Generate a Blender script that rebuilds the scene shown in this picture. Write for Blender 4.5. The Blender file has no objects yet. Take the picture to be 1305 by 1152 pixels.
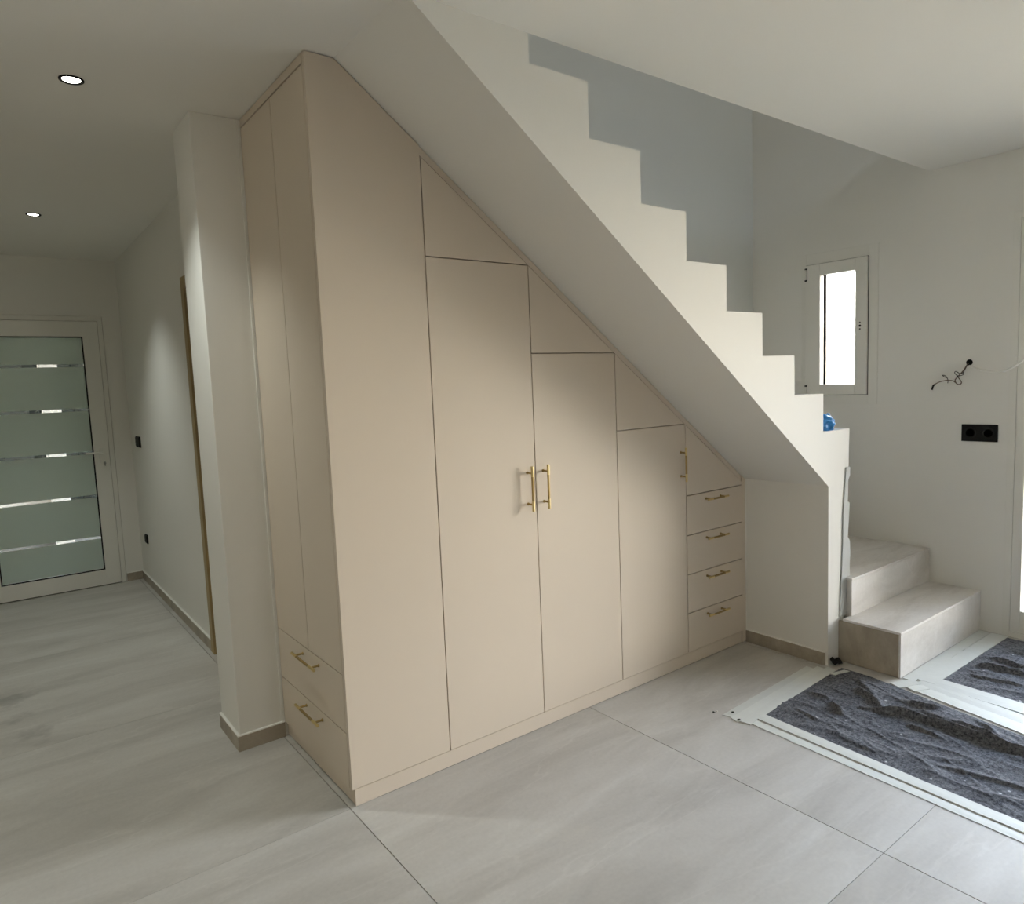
import bpy, bmesh, math, random
from mathutils import Vector, Matrix, noise
random.seed(7)
SC = bpy.context.scene
COL = SC.collection

# ------------------------------------------------------------------ camera
H = 2.6                                    # ceiling height
F_PX, PITCH, YAW, ROLL = 889.66, -0.09805, 0.64673, -0.04077
CAM = Vector((-0.9345, -2.2694, 1.4996))
fw = Vector((math.sin(YAW) * math.cos(PITCH), math.cos(YAW) * math.cos(PITCH), math.sin(PITCH)))
rt = Vector((math.cos(YAW), -math.sin(YAW), 0))
up = rt.cross(fw)
rt2 = rt * math.cos(ROLL) + up * math.sin(ROLL)
up2 = up * math.cos(ROLL) - rt * math.sin(ROLL)
cd = bpy.data.cameras.new('camera')
cd.sensor_fit = 'HORIZONTAL'; cd.sensor_width = 36.0; cd.lens = F_PX * 36.0 / 1305.0
cd.clip_start = 0.02
cam = bpy.data.objects.new('camera', cd); COL.objects.link(cam)
cam.matrix_world = Matrix(((rt2.x, up2.x, -fw.x, CAM.x), (rt2.y, up2.y, -fw.y, CAM.y),
                           (rt2.z, up2.z, -fw.z, CAM.z), (0, 0, 0, 1)))
SC.camera = cam

# ------------------------------------------------------------------ world, light, exposure
SKY_STRENGTH = 26.0
EXPOSURE = 0.15
SPOT_WATT = 36.0
w = bpy.data.worlds.new('sky'); SC.world = w; w.use_nodes = True
nt = w.node_tree; nt.nodes.clear()
tc = nt.nodes.new('ShaderNodeTexCoord'); sx = nt.nodes.new('ShaderNodeSeparateXYZ')
rp = nt.nodes.new('ShaderNodeValToRGB'); bg = nt.nodes.new('ShaderNodeBackground'); ow = nt.nodes.new('ShaderNodeOutputWorld')
rp.color_ramp.elements[0].position = 0.0; rp.color_ramp.elements[0].color = (1.0, 0.905, 0.755, 1)
rp.color_ramp.elements[1].position = 0.55; rp.color_ramp.elements[1].color = (0.36, 0.47, 0.66, 1)
bg.inputs['Strength'].default_value = SKY_STRENGTH
nt.links.new(tc.outputs['Generated'], sx.inputs[0]); nt.links.new(sx.outputs['Z'], rp.inputs[0])
nt.links.new(rp.outputs[0], bg.inputs['Color']); nt.links.new(bg.outputs[0], ow.inputs['Surface'])
vs = SC.view_settings
vs.view_transform = 'Standard'; vs.look = 'None'; vs.gamma = 1.0; vs.use_curve_mapping = False
vs.exposure = EXPOSURE
SC.cycles.use_denoising = True
SC.cycles.max_bounces = 12; SC.cycles.diffuse_bounces = 8; SC.cycles.transparent_max_bounces = 12
SC.cycles.sample_clamp_indirect = 8.0

def portal(name, loc, direction, sx_, sy_):
    """light portal in a window opening: only guides the sampling of the sky, gives no light itself"""
    l = bpy.data.lights.new(name, 'AREA'); l.shape = 'RECTANGLE'; l.size = sx_; l.size_y = sy_
    l.cycles.is_portal = True
    o = bpy.data.objects.new(name, l); COL.objects.link(o); o.location = loc
    o.rotation_euler = Vector(direction).to_track_quat('-Z', 'Y').to_euler()
    return o

# ------------------------------------------------------------------ main dimensions (metres)
XE, XW, WS = 2.383, 3.462, 0.474          # under-stair wall, right wall, stair front plane (y = -WS)
YB = 0.664                                # stairwell back wall
X0, DX, Z8, DZ = 2.586, 0.2543, 1.2004, 0.187
XS = 0.106                                # where the sloping soffit meets the ceiling
SL = (H - 0.925) / (XE - XS)
def S(x): return H - SL * (x - XS)        # soffit line
YC, YC2, PA = 0.704, 0.981, 0.190         # pillar
XH, YD = 0.029, 4.193                     # hall side wall, hall end wall
XL, YF = -4.2, -7.2                       # left wall and wall behind the camera
UP = 2.86; ROOF = 5.3

# portals stand in the openings built below
portal('portal', (XW + 0.2, -1.745, 1.16), (-1, 0, 0), 1.64, 2.1)
portal('portal', (XW + 0.2, 0.05, 1.76), (-1, 0, 0), 0.45, 0.9)
portal('portal', (1.9, -2.8, 3.85), (0, 1, 0), 0.6, 0.6)
portal('portal', (0.525, YF - 0.1, 1.525), (0, 1, 0), 0.65, 0.65)

# ------------------------------------------------------------------ materials
MATS = {}
def lin(r, g, b):
    f = lambda c: (c / 255 / 12.92) if c / 255 <= 0.04045 else ((c / 255 + 0.055) / 1.055) ** 2.4
    return (f(r), f(g), f(b), 1)
def mat(name, rgb, rough=0.6, metal=0.0, noise_amt=0.0, noise_scale=4.0, bump=0.0, bump_scale=150.0, spec=0.5):
    m = bpy.data.materials.new(name); m.use_nodes = True; MATS[name] = m
    n = m.node_tree.nodes; L = m.node_tree.links; b = n['Principled BSDF']
    b.inputs['Base Color'].default_value = rgb; b.inputs['Roughness'].default_value = rough
    b.inputs['Metallic'].default_value = metal; b.inputs['Specular IOR Level'].default_value = spec
    t = n.new('ShaderNodeTexCoord')
    if noise_amt:
        x = n.new('ShaderNodeTexNoise'); x.inputs['Scale'].default_value = noise_scale; x.inputs['Detail'].default_value = 4
        mx = n.new('ShaderNodeMix'); mx.data_type = 'RGBA'
        mx.inputs[6].default_value = tuple(c * (1 - noise_amt) for c in rgb[:3]) + (1,)
        mx.inputs[7].default_value = tuple(min(1, c * (1 + noise_amt)) for c in rgb[:3]) + (1,)
        L.new(t.outputs['Object'], x.inputs['Vector']); L.new(x.outputs['Fac'], mx.inputs[0]); L.new(mx.outputs[2], b.inputs['Base Color'])
    if bump:
        x = n.new('ShaderNodeTexNoise'); x.inputs['Scale'].default_value = bump_scale; x.inputs['Detail'].default_value = 3
        bp_ = n.new('ShaderNodeBump'); bp_.inputs['Strength'].default_value = bump; bp_.inputs['Distance'].default_value = 0.002
        L.new(t.outputs['Object'], x.inputs['Vector']); L.new(x.outputs['Fac'], bp_.inputs['Height']); L.new(bp_.outputs[0], b.inputs['Normal'])
    return m
mat('plaster', lin(234, 232, 226), 0.85, noise_amt=0.015, noise_scale=2.0, bump=0.12, bump_scale=120, spec=0.25)
mat('laminate', lin(216, 203, 186), 0.45, noise_amt=0.01, noise_scale=6, spec=0.4)
mat('wall_paint', lin(226, 228, 224), 0.85, noise_amt=0.015, noise_scale=2.0, bump=0.12, bump_scale=120, spec=0.25)
mat('laminate_gap_shade', lin(170, 157, 140), 0.5)  # darker copy of the laminate, puts shade into the gaps between the fronts
mat('brass', lin(225, 205, 150), 0.32, 1.0)
mat('brass_dark', lin(176, 152, 102), 0.45, 1.0, bump=0.5, bump_scale=900)
mat('pvc', lin(232, 230, 223), 0.35, spec=0.4)
mat('black_plastic', lin(13, 12, 12), 0.6, spec=0.2)
mat('gasket', lin(18, 18, 18), 0.6, spec=0.2)
mat('caulk', lin(240, 238, 232), 0.6)
mat('grout', lin(138, 134, 126), 0.9)
mat('wood', lin(165, 144, 102), 0.5, noise_amt=0.15, noise_scale=12)
mat('steel', lin(170, 170, 168), 0.3, 1.0)
mat('blue_plastic', lin(62, 146, 216), 0.3, noise_amt=0.25, noise_scale=20)
tp = mat('tape', lin(226, 229, 224), 0.6, noise_amt=0.05, noise_scale=25, bump=0.2, bump_scale=80)
hv = tp.node_tree.nodes.new('ShaderNodeHueSaturation'); oi_ = tp.node_tree.nodes.new('ShaderNodeObjectInfo'); mr_ = tp.node_tree.nodes.new('ShaderNodeMapRange')
mr_.inputs[3].default_value = 0.86; mr_.inputs[4].default_value = 1.04
tp.node_tree.links.new(oi_.outputs['Random'], mr_.inputs[0]); tp.node_tree.links.new(mr_.outputs[0], hv.inputs['Value'])
lk = tp.node_tree.nodes['Principled BSDF'].inputs['Base Color'].links[0]
tp.node_tree.links.new(lk.from_socket, hv.inputs['Color']); tp.node_tree.links.new(hv.outputs[0], tp.node_tree.nodes['Principled BSDF'].inputs['Base Color'])
mat('wire', lin(40, 38, 36), 0.5)
mat('copper_wire', lin(96, 80, 62), 0.5)
mat('dirt', lin(34, 31, 28), 0.95, noise_amt=0.4, noise_scale=60, bump=0.6, bump_scale=90)
mat('plaster_grey', lin(196, 198, 196), 0.85, bump=0.25, bump_scale=80)
mat('paving', lin(196, 176, 146), 0.9, noise_amt=0.08, noise_scale=3)
mat('porch_paint', lin(150, 147, 142), 0.9)
mat('porch_plinth', lin(88, 88, 86), 0.9)
mat('hedge', lin(20, 24, 19), 0.9, noise_amt=0.4, noise_scale=8)
mat('roof_slab', lin(150, 146, 140), 0.9)

def stone(name, base, dark, light, rough, vein_scale, joint_rand=True, stain=False):
    m = bpy.data.materials.new(name); m.use_nodes = True; MATS[name] = m
    n = m.node_tree.nodes; L = m.node_tree.links; b = n['Principled BSDF']
    t = n.new('ShaderNodeTexCoord'); oi = n.new('ShaderNodeObjectInfo')
    mu = n.new('ShaderNodeMath'); mu.operation = 'MULTIPLY'; mu.inputs[1].default_value = 37.0
    ad = n.new('ShaderNodeVectorMath'); ad.operation = 'ADD'
    L.new(oi.outputs['Random'], mu.inputs[0]); L.new(t.outputs['Object'], ad.inputs[0]); L.new(mu.outputs[0], ad.inputs[1])
    # stretched diagonal clouds
    mp = n.new('ShaderNodeMapping'); mp.inputs['Rotation'].default_value = (0.2, 0.3, 0.9); mp.inputs['Scale'].default_value = (0.8, 3.4, 1.4)
    L.new(ad.outputs[0], mp.inputs['Vector'])
    n1 = n.new('ShaderNodeTexNoise'); n1.inputs['Scale'].default_value = vein_scale; n1.inputs['Detail'].default_value = 7
    n1.inputs['Roughness'].default_value = 0.62; n1.inputs['Distortion'].default_value = 0.6
    L.new(mp.outputs[0], n1.inputs['Vector'])
    r1 = n.new('ShaderNodeValToRGB'); e = r1.color_ramp.elements
    e[0].position = 0.33; e[0].color = dark; e[1].position = 0.68; e[1].color = light
    x = e.new(0.5); x.color = base
    L.new(n1.outputs['Fac'], r1.inputs[0])
    # thin veins: |noise - 0.5|
    n2 = n.new('ShaderNodeTexNoise'); n2.inputs['Scale'].default_value = vein_scale * 0.8; n2.inputs['Detail'].default_value = 8
    n2.inputs['Distortion'].default_value = 0.35
    L.new(mp.outputs[0], n2.inputs['Vector'])
    s_ = n.new('ShaderNodeMath'); s_.operation = 'SUBTRACT'; s_.inputs[1].default_value = 0.47
    a_ = n.new('ShaderNodeMath'); a_.operation = 'ABSOLUTE'
    L.new(n2.outputs['Fac'], s_.inputs[0]); L.new(s_.outputs[0], a_.inputs[0])
    r2 = n.new('ShaderNodeValToRGB'); r2.color_ramp.elements[0].position = 0.0; r2.color_ramp.elements[0].color = (0.22, 0.22, 0.22, 1)
    r2.color_ramp.elements[1].position = 0.012; r2.color_ramp.elements[1].color = (0, 0, 0, 1)
    L.new(a_.outputs[0], r2.inputs[0])
    n4 = n.new('ShaderNodeTexNoise'); n4.inputs['Scale'].default_value = 2.2
    L.new(ad.outputs[0], n4.inputs['Vector'])
    vm = n.new('ShaderNodeMath'); vm.operation = 'MULTIPLY'; L.new(r2.outputs[0], vm.inputs[0]); L.new(n4.outputs['Fac'], vm.inputs[1])
    mx = n.new('ShaderNodeMix'); mx.data_type = 'RGBA'; L.new(vm.outputs[0], mx.inputs[0]); L.new(r1.outputs[0], mx.inputs[6])
    mx.inputs[7].default_value = tuple(min(1, c * 1.35) for c in light[:3]) + (1,)
    # fine grain
    n3 = n.new('ShaderNodeTexNoise'); n3.inputs['Scale'].default_value = 70; n3.inputs['Detail'].default_value = 4
    L.new(t.outputs['Object'], n3.inputs['Vector'])
    r3 = n.new('ShaderNodeMapRange'); r3.inputs[3].default_value = 0.92; r3.inputs[4].default_value = 1.08
    L.new(n3.outputs['Fac'], r3.inputs[0])
    m2 = n.new('ShaderNodeMix'); m2.data_type = 'RGBA'; m2.blend_type = 'MULTIPLY'; m2.inputs[0].default_value = 1
    L.new(mx.outputs[2], m2.inputs[6]); L.new(r3.outputs[0], m2.inputs[7]); out = m2.outputs[2]
    if stain:                              # dried dirt marks on the hallway tiles
        ge = n.new('ShaderNodeNewGeometry'); ns = n.new('ShaderNodeTexNoise'); ns.inputs['Scale'].default_value = 14; ns.inputs['Detail'].default_value = 5
        L.new(ge.outputs['Position'], ns.inputs['Vector'])
        for (cx, cy, r, k) in ((-0.95, 2.02, 0.16, 0.75), (-0.93, 1.74, 0.12, 0.8), (-0.88, 1.52, 0.13, 0.78), (-0.87, 1.37, 0.10, 0.82)):
            dd = n.new('ShaderNodeVectorMath'); dd.operation = 'DISTANCE'; dd.inputs[1].default_value = (cx, cy, 0); L.new(ge.outputs['Position'], dd.inputs[0])
            ma = n.new('ShaderNodeMath'); ma.operation = 'MULTIPLY_ADD'; ma.inputs[1].default_value = 0.22; L.new(ns.outputs['Fac'], ma.inputs[0]); L.new(dd.outputs['Value'], ma.inputs[2])
            mr = n.new('ShaderNodeMapRange'); mr.inputs[1].default_value = r; mr.inputs[2].default_value = r + 0.06; mr.inputs[3].default_value = k; mr.inputs[4].default_value = 1.0
            L.new(ma.outputs[0], mr.inputs[0])
            m3 = n.new('ShaderNodeMix'); m3.data_type = 'RGBA'; m3.blend_type = 'MULTIPLY'; m3.inputs[0].default_value = 1
            L.new(out, m3.inputs[6]); L.new(mr.outputs[0], m3.inputs[7]); out = m3.outputs[2]
    L.new(out, b.inputs['Base Color'])
    b.inputs['Roughness'].default_value = rough; b.inputs['Specular IOR Level'].default_value = 0.4
    bp_ = n.new('ShaderNodeBump'); bp_.inputs['Strength'].default_value = 0.12; bp_.inputs['Distance'].default_value = 0.002
    L.new(n1.outputs['Fac'], bp_.inputs['Height']); L.new(bp_.outputs[0], b.inputs['Normal'])
    return m
stone('floor_tile', lin(196, 193, 187), lin(182, 179, 173), lin(206, 204, 199), 0.55, 1.3, stain=True)
stone('step_tile', lin(226, 222, 217), lin(204, 199, 192), lin(236, 233, 229), 0.4, 1.8)
stone('skirting_tile', lin(168, 158, 142), lin(152, 142, 127), lin(180, 171, 156), 0.45, 2.5)

def felt():
    m = bpy.data.materials.new('felt'); m.use_nodes = True; MATS['felt'] = m
    n = m.node_tree.nodes; L = m.node_tree.links; b = n['Principled BSDF']
    t = n.new('ShaderNodeTexCoord')
    a = n.new('ShaderNodeTexNoise'); a.inputs['Scale'].default_value = 90; a.inputs['Detail'].default_value = 6; a.inputs['Roughness'].default_value = 0.7
    r = n.new('ShaderNodeValToRGB'); r.color_ramp.elements[0].position = 0.35; r.color_ramp.elements[0].color = lin(58, 60, 65)
    r.color_ramp.elements[1].position = 0.7; r.color_ramp.elements[1].color = lin(142, 144, 150)
    v = n.new('ShaderNodeTexVoronoi'); v.inputs['Scale'].default_value = 26
    rv = n.new('ShaderNodeValToRGB'); rv.color_ramp.elements[0].position = 0.10; rv.color_ramp.elements[0].color = (1, 1, 1, 1)
    rv.color_ramp.elements[1].position = 0.17; rv.color_ramp.elements[1].color = (0, 0, 0, 1)
    sv = n.new('ShaderNodeSeparateColor'); gt = n.new('ShaderNodeMath'); gt.operation = 'GREATER_THAN'; gt.inputs[1].default_value = 0.80
    mm = n.new('ShaderNodeMath'); mm.operation = 'MULTIPLY'
    mx = n.new('ShaderNodeMix'); mx.data_type = 'RGBA'; mx.inputs[7].default_value = lin(205, 207, 210)
    for o in (a, v): L.new(t.outputs['Object'], o.inputs['Vector'])
    L.new(a.outputs['Fac'], r.inputs[0]); L.new(v.outputs['Distance'], rv.inputs[0]); L.new(v.outputs['Color'], sv.inputs[0])
    L.new(sv.outputs[0], gt.inputs[0]); L.new(gt.outputs[0], mm.inputs[0]); L.new(rv.outputs[0], mm.inputs[1])
    L.new(mm.outputs[0], mx.inputs[0]); L.new(r.outputs[0], mx.inputs[6]); L.new(mx.outputs[2], b.inputs['Base Color'])
    bp_ = n.new('ShaderNodeBump'); bp_.inputs['Strength'].default_value = 0.7; bp_.inputs['Distance'].default_value = 0.004
    L.new(a.outputs['Fac'], bp_.inputs['Height']); L.new(bp_.outputs[0], b.inputs['Normal'])
    b.inputs['Roughness'].default_value = 0.95; b.inputs['Specular IOR Level'].default_value = 0.1
felt()

def clear_glass(name, tint=(1, 1, 1, 1), ior=1.45):
    m = bpy.data.materials.new(name); m.use_nodes = True; MATS[name] = m
    n = m.node_tree.nodes; L = m.node_tree.links; n.remove(n['Principled BSDF'])
    t = n.new('ShaderNodeBsdfTransparent'); t.inputs[0].default_value = tint
    g = n.new('ShaderNodeBsdfGlossy'); g.inputs['Roughness'].default_value = 0.02
    f = n.new('ShaderNodeFresnel'); f.inputs['IOR'].default_value = ior
    mx = n.new('ShaderNodeMixShader'); L.new(f.outputs[0], mx.inputs[0]); L.new(t.outputs[0], mx.inputs[1]); L.new(g.outputs[0], mx.inputs[2])
    L.new(mx.outputs[0], n['Material Output'].inputs['Surface'])
clear_glass('glass', (0.97, 0.98, 0.98, 1))
clear_glass('stripe_glass', (0.93, 0.95, 0.94, 1), 1.15)
def frosted():
    m = bpy.data.materials.new('frosted_glass'); m.use_nodes = True; MATS['frosted_glass'] = m
    n = m.node_tree.nodes; L = m.node_tree.links; b = n['Principled BSDF']
    b.inputs['Base Color'].default_value = lin(196, 201, 190); b.inputs['Roughness'].default_value = 0.3; b.inputs['Specular IOR Level'].default_value = 0.3
    t = n.new('ShaderNodeBsdfTranslucent'); t.inputs[0].default_value = lin(190, 205, 200)
    mx = n.new('ShaderNodeMixShader'); mx.inputs[0].default_value = 0.30
    L.new(b.outputs[0], mx.inputs[1]); L.new(t.outputs[0], mx.inputs[2]); L.new(mx.outputs[0], n['Material Output'].inputs['Surface'])
frosted()
def emit(name, rgb, s):
    m = bpy.data.materials.new(name); m.use_nodes = True; MATS[name] = m
    b = m.node_tree.nodes['Principled BSDF']; b.inputs['Emission Color'].default_value = rgb; b.inputs['Emission Strength'].default_value = s
emit('lamp_glow', (1.0, 0.98, 0.86, 1), 12.0)

# ------------------------------------------------------------------ mesh helpers
class MB:
    def __init__(self): self.v = []; self.f = []; self.mi = []
    def add(self, vs, fs, mi=0):
        o = len(self.v); self.v += [tuple(p) for p in vs]
        for f in fs: self.f.append([i + o for i in f]); self.mi.append(mi)
        return self
    def box(self, x0, x1, y0, y1, z0, z1, mi=0):
        vs = [(x, y, z) for x in (x0, x1) for y in (y0, y1) for z in (z0, z1)]
        return self.add(vs, [(0, 1, 3, 2), (4, 6, 7, 5), (0, 4, 5, 1), (2, 3, 7, 6), (0, 2, 6, 4), (1, 5, 7, 3)], mi)
    def prism(self, poly, a0, a1, axis='y', mi=0):
        """poly in the two other axes (xz for y, xy for z, yz for x), extruded along axis"""
        def P(p, a): return {'y': (p[0], a, p[1]), 'z': (p[0], p[1], a), 'x': (a, p[0], p[1])}[axis]
        n = len(poly)
        vs = [P(p, a0) for p in poly] + [P(p, a1) for p in poly]
        fs = [list(range(n))[::-1], list(range(n, 2 * n))] + [(i, (i + 1) % n, n + (i + 1) % n, n + i) for i in range(n)]
        return self.add(vs, fs, mi)
    def tube(self, pts, r, seg=10, mi=0, cap=True):
        pts = [Vector(p) for p in pts]; rs = r if isinstance(r, (list, tuple)) else [r] * len(pts)
        vs = []; prev = None
        for i, p in enumerate(pts):
            t = (pts[min(i + 1, len(pts) - 1)] - pts[max(i - 1, 0)]).normalized()
            if prev is None:
                a = Vector((0, 0, 1)) if abs(t.z) < 0.9 else Vector((1, 0, 0)); u = t.cross(a).normalized()
            else:
                u = (prev - t * prev.dot(t)).normalized()
            prev = u; q = t.cross(u)
            for k in range(seg):
                an = 2 * math.pi * k / seg; vs.append(p + (u * math.cos(an) + q * math.sin(an)) * rs[i])
        fs = []
        for i in range(len(pts) - 1):
            for k in range(seg):
                fs.append((i * seg + k, i * seg + (k + 1) % seg, (i + 1) * seg + (k + 1) % seg, (i + 1) * seg + k))
        if cap: fs += [list(range(seg))[::-1], [(len(pts) - 1) * seg + k for k in range(seg)]]
        return self.add(vs, fs, mi)
    def lathe(self, prof, center, seg=32, axis='z', mi=0):
        vs = []; c = Vector(center)
        for r, h in prof:
            for k in range(seg):
                a = 2 * math.pi * k / seg; x, y = r * math.cos(a), r * math.sin(a)
                vs.append(c + (Vector((x, y, h)) if axis == 'z' else Vector((h, x, y)) if axis == 'x' else Vector((x, h, y))))
        fs = [(i * seg + k, i * seg + (k + 1) % seg, (i + 1) * seg + (k + 1) % seg, (i + 1) * seg + k) for i in range(len(prof) - 1) for k in range(seg)]
        fs += [list(range(seg))[::-1], [(len(prof) - 1) * seg + k for k in range(seg)]]
        return self.add(vs, fs, mi)
    def build(self, name, mats, parent=None, bevel=0.0, smooth=False, origin=None):
        me = bpy.data.meshes.new(name)
        o_ = Vector(origin) if origin else Vector((0, 0, 0))
        me.from_pydata([tuple(Vector(p) - o_) for p in self.v], [], self.f)
        mats = mats if isinstance(mats, (list, tuple)) else [mats]
        for m in mats: me.materials.append(MATS[m])
        for p, k in zip(me.polygons, self.mi): p.material_index = k
        bm = bmesh.new(); bm.from_mesh(me)
        bmesh.ops.recalc_face_normals(bm, faces=bm.faces)
        if bevel:
            es = [e for e in bm.edges if e.is_manifold and e.calc_face_angle(0) > 0.5]
            bmesh.ops.bevel(bm, geom=es, offset=bevel, segments=2, profile=0.5, affect='EDGES', clamp_overlap=True)
        if smooth:
            for f in bm.faces: f.smooth = True
            for e in bm.edges:
                if e.is_manifold and e.calc_face_angle(0) > 0.7: e.smooth = False
        bm.to_mesh(me); bm.free()
        o = bpy.data.objects.new(name, me); COL.objects.link(o)
        if parent is not None:
            o.parent = parent
            pw = Vector((0, 0, 0)); q = parent
            while q is not None: pw += q.location; q = q.parent
            o.location = o_ - pw
        else:
            o.location = o_
        return o
def tag(o, label, cat, group=None, kind=None):
    o['label'] = label; o['category'] = cat
    if group: o['group'] = group
    if kind: o['kind'] = kind
    return o
def thing(name, loc, label, cat, group=None):
    o = bpy.data.objects.new(name, None); COL.objects.link(o); o.location = loc; o.empty_display_size = 0.1
    return tag(o, label, cat, group)
def struct(o, label, cat):
    o['kind'] = 'structure'; o['label'] = label; o['category'] = cat
    return o
def sempty(name, loc, label, cat):
    o = bpy.data.objects.new(name, None); COL.objects.link(o); o.location = loc; o.empty_display_size = 0.1
    return struct(o, label, cat)
def wall_slab(axis, a0, a1, u0, u1, z0, z1, holes):
    """wall of constant thickness a0..a1 along axis, spanning u and z, cut by rectangular holes (u0,u1,z0,z1)"""
    us = sorted({u0, u1, *[h[0] for h in holes], *[h[1] for h in holes]}); zs = sorted({z0, z1, *[h[2] for h in holes], *[h[3] for h in holes]})
    us = [u for u in us if u0 <= u <= u1]; zs = [z for z in zs if z0 <= z <= z1]
    bm_v = {}; m = MB()
    solid = lambda i, j: 0 <= i < len(us) - 1 and 0 <= j < len(zs) - 1 and not any(
        h[0] <= (us[i] + us[i + 1]) / 2 <= h[1] and h[2] <= (zs[j] + zs[j + 1]) / 2 <= h[3] for h in holes)
    def V(a, u, z):
        p = (a, u, z) if axis == 'x' else (u, a, z)
        if p not in bm_v: bm_v[p] = len(m.v); m.v.append(p)
        return bm_v[p]
    def F(*ps): m.f.append([V(*p) for p in ps]); m.mi.append(0)
    for i in range(len(us) - 1):
        for j in range(len(zs) - 1):
            if not solid(i, j): continue
            a, b, c, d = us[i], us[i + 1], zs[j], zs[j + 1]
            F((a0, a, c), (a0, b, c), (a0, b, d), (a0, a, d)); F((a1, a, c), (a1, a, d), (a1, b, d), (a1, b, c))
            if not solid(i - 1, j): F((a0, a, c), (a0, a, d), (a1, a, d), (a1, a, c))
            if not solid(i + 1, j): F((a0, b, c), (a1, b, c), (a1, b, d), (a0, b, d))
            if not solid(i, j - 1): F((a0, a, c), (a1, a, c), (a1, b, c), (a0, b, c))
            if not solid(i, j + 1): F((a0, a, d), (a0, b, d), (a1, b, d), (a1, a, d))
    return m

# ------------------------------------------------------------------ the setting
fl = struct(MB().box(XL - 0.2, XW + 0.3, YF - 0.2, YD + 0.25, -0.2, -0.004).build('floor', 'grout'),
            'light grey stone-look tiled floor with dark thin joints', 'floor')
TX, TY, XJ, YJ, G = 1.18, 1.32, -0.0075, -1.311, 0.0032
tile_mesh = {}
for i in range(-3, 3):
    for j in range(-4, 5):
        a, b, c, d = XJ + i * TX, XJ + (i + 1) * TX, YJ + j * TY, YJ + (j + 1) * TY
        lo, hi = XL, XW
        if c > 0.0: hi = 0.10
        if c > 0.7: lo = -1.5
        a, b, c, d = max(a, lo), min(b, hi), max(c, YF), min(d, YD)
        if b - a < 0.02 or d - c < 0.02: continue
        sz = (round(b - a, 4), round(d - c, 4))
        if sz not in tile_mesh:
            hx, hy = sz[0] / 2 - G / 2, sz[1] / 2 - G / 4
            t = MB().box(-hx, hx, -hy, hy, -0.010, 0.0).build('tile', 'floor_tile', fl, bevel=0.0006)
            tile_mesh[sz] = t.data
        else:
            t = bpy.data.objects.new('tile', tile_mesh[sz]); COL.objects.link(t); t.parent = fl
        t.location = ((a + b) / 2, (c + d) / 2, 0)

cm = MB()
cm.box(XL - 0.2, XW, YF - 0.2, -WS, H, UP)
cm.box(XL - 0.2, XS, -WS, YD + 0.25, H, UP)
struct(cm.build('ceiling', 'plaster'), 'white painted ceiling with an opening over the stairs', 'ceiling')
um = MB(); um.box(-2.2, XW + 0.3, -2.9, YB + 0.2, ROOF, ROOF + 0.2)
struct(um.build('ceiling_upper', 'plaster'), 'upper floor ceiling above the stairwell', 'ceiling')

WIN = (-0.200, 0.298, 1.280, 2.255)        # small window
FRD = (-2.60, -0.890, 0.0, 2.285)          # glazed door
struct(wall_slab('x', XW, XW + 0.3, YF - 0.2, YB + 0.2, 0, ROOF, [WIN, FRD]).build('wall_right', 'plaster'),
       'white right wall with small window, socket and loose wires', 'wall')
struct(wall_slab('y', YB, YB + 0.2, 0.10, XW, 0, ROOF, []).build('wall_stairwell', 'wall_paint'),
       'pale wall behind the rising flight of stairs', 'wall')
struct(wall_slab('x', XH, XH + 0.07, YC2, YD, 0, H, [(1.12, 1.94, 0, 2.10)]).build('wall_hall_right', 'plaster'),
       'white right side wall of the hallway', 'wall')
DR = (-1.14, -0.100, 0.0, 2.16)
struct(wall_slab('y', YD, YD + 0.25, -1.7, XH + 0.07, 0, H, [DR]).build('wall_hall_end', 'plaster'),
       'white end wall of the hallway around the glazed front door', 'wall')
struct(wall_slab('x', -1.7, -1.5, 0.55, YD, 0, H, []).build('wall_hall_left', 'plaster'), 'white left wall of the hallway', 'wall')
struct(wall_slab('y', 0.55, 0.75, XL, -1.7, 0, H, []).build('wall_return', 'plaster'), 'white wall beside the hallway mouth', 'wall')
struct(wall_slab('x', XL - 0.2, XL, YF, 0.75, 0, H, []).build('wall_left', 'plaster'), 'white left wall of the room', 'wall')
FW = (0.2, 0.85, 1.2, 1.85)  # added opening behind the camera, lets in frontal fill light
struct(wall_slab('y', YF - 0.2, YF, XL - 0.2, XW, 0, H, [FW]).build('wall_front', 'plaster'), 'white wall behind the viewer with an added opening for fill light', 'wall')
UPW = (1.60, 2.20, 3.55, 4.15)
struct(wall_slab('y', -2.9, -2.7, -2.2, XW, UP, ROOF, [UPW]).build('wall_upper_front', 'plaster'), 'upper floor wall', 'wall')
struct(wall_slab('x', -2.2, -2.0, -2.7, YB + 0.2, UP, ROOF, []).build('wall_upper_left', 'plaster'), 'upper floor left wall', 'wall')
struct(wall_slab('y', YB, YB + 0.2, -2.0, 0.10, UP, ROOF, []).build('wall_upper_back', 'plaster'), 'upper floor back wall', 'wall')
struct(MB().box(-PA, XH + 0.07, YC, YC2, 0, H).build('wall_pillar', 'plaster', bevel=0.003), 'white pillar between the hallway and the wardrobe', 'pillar')

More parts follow.
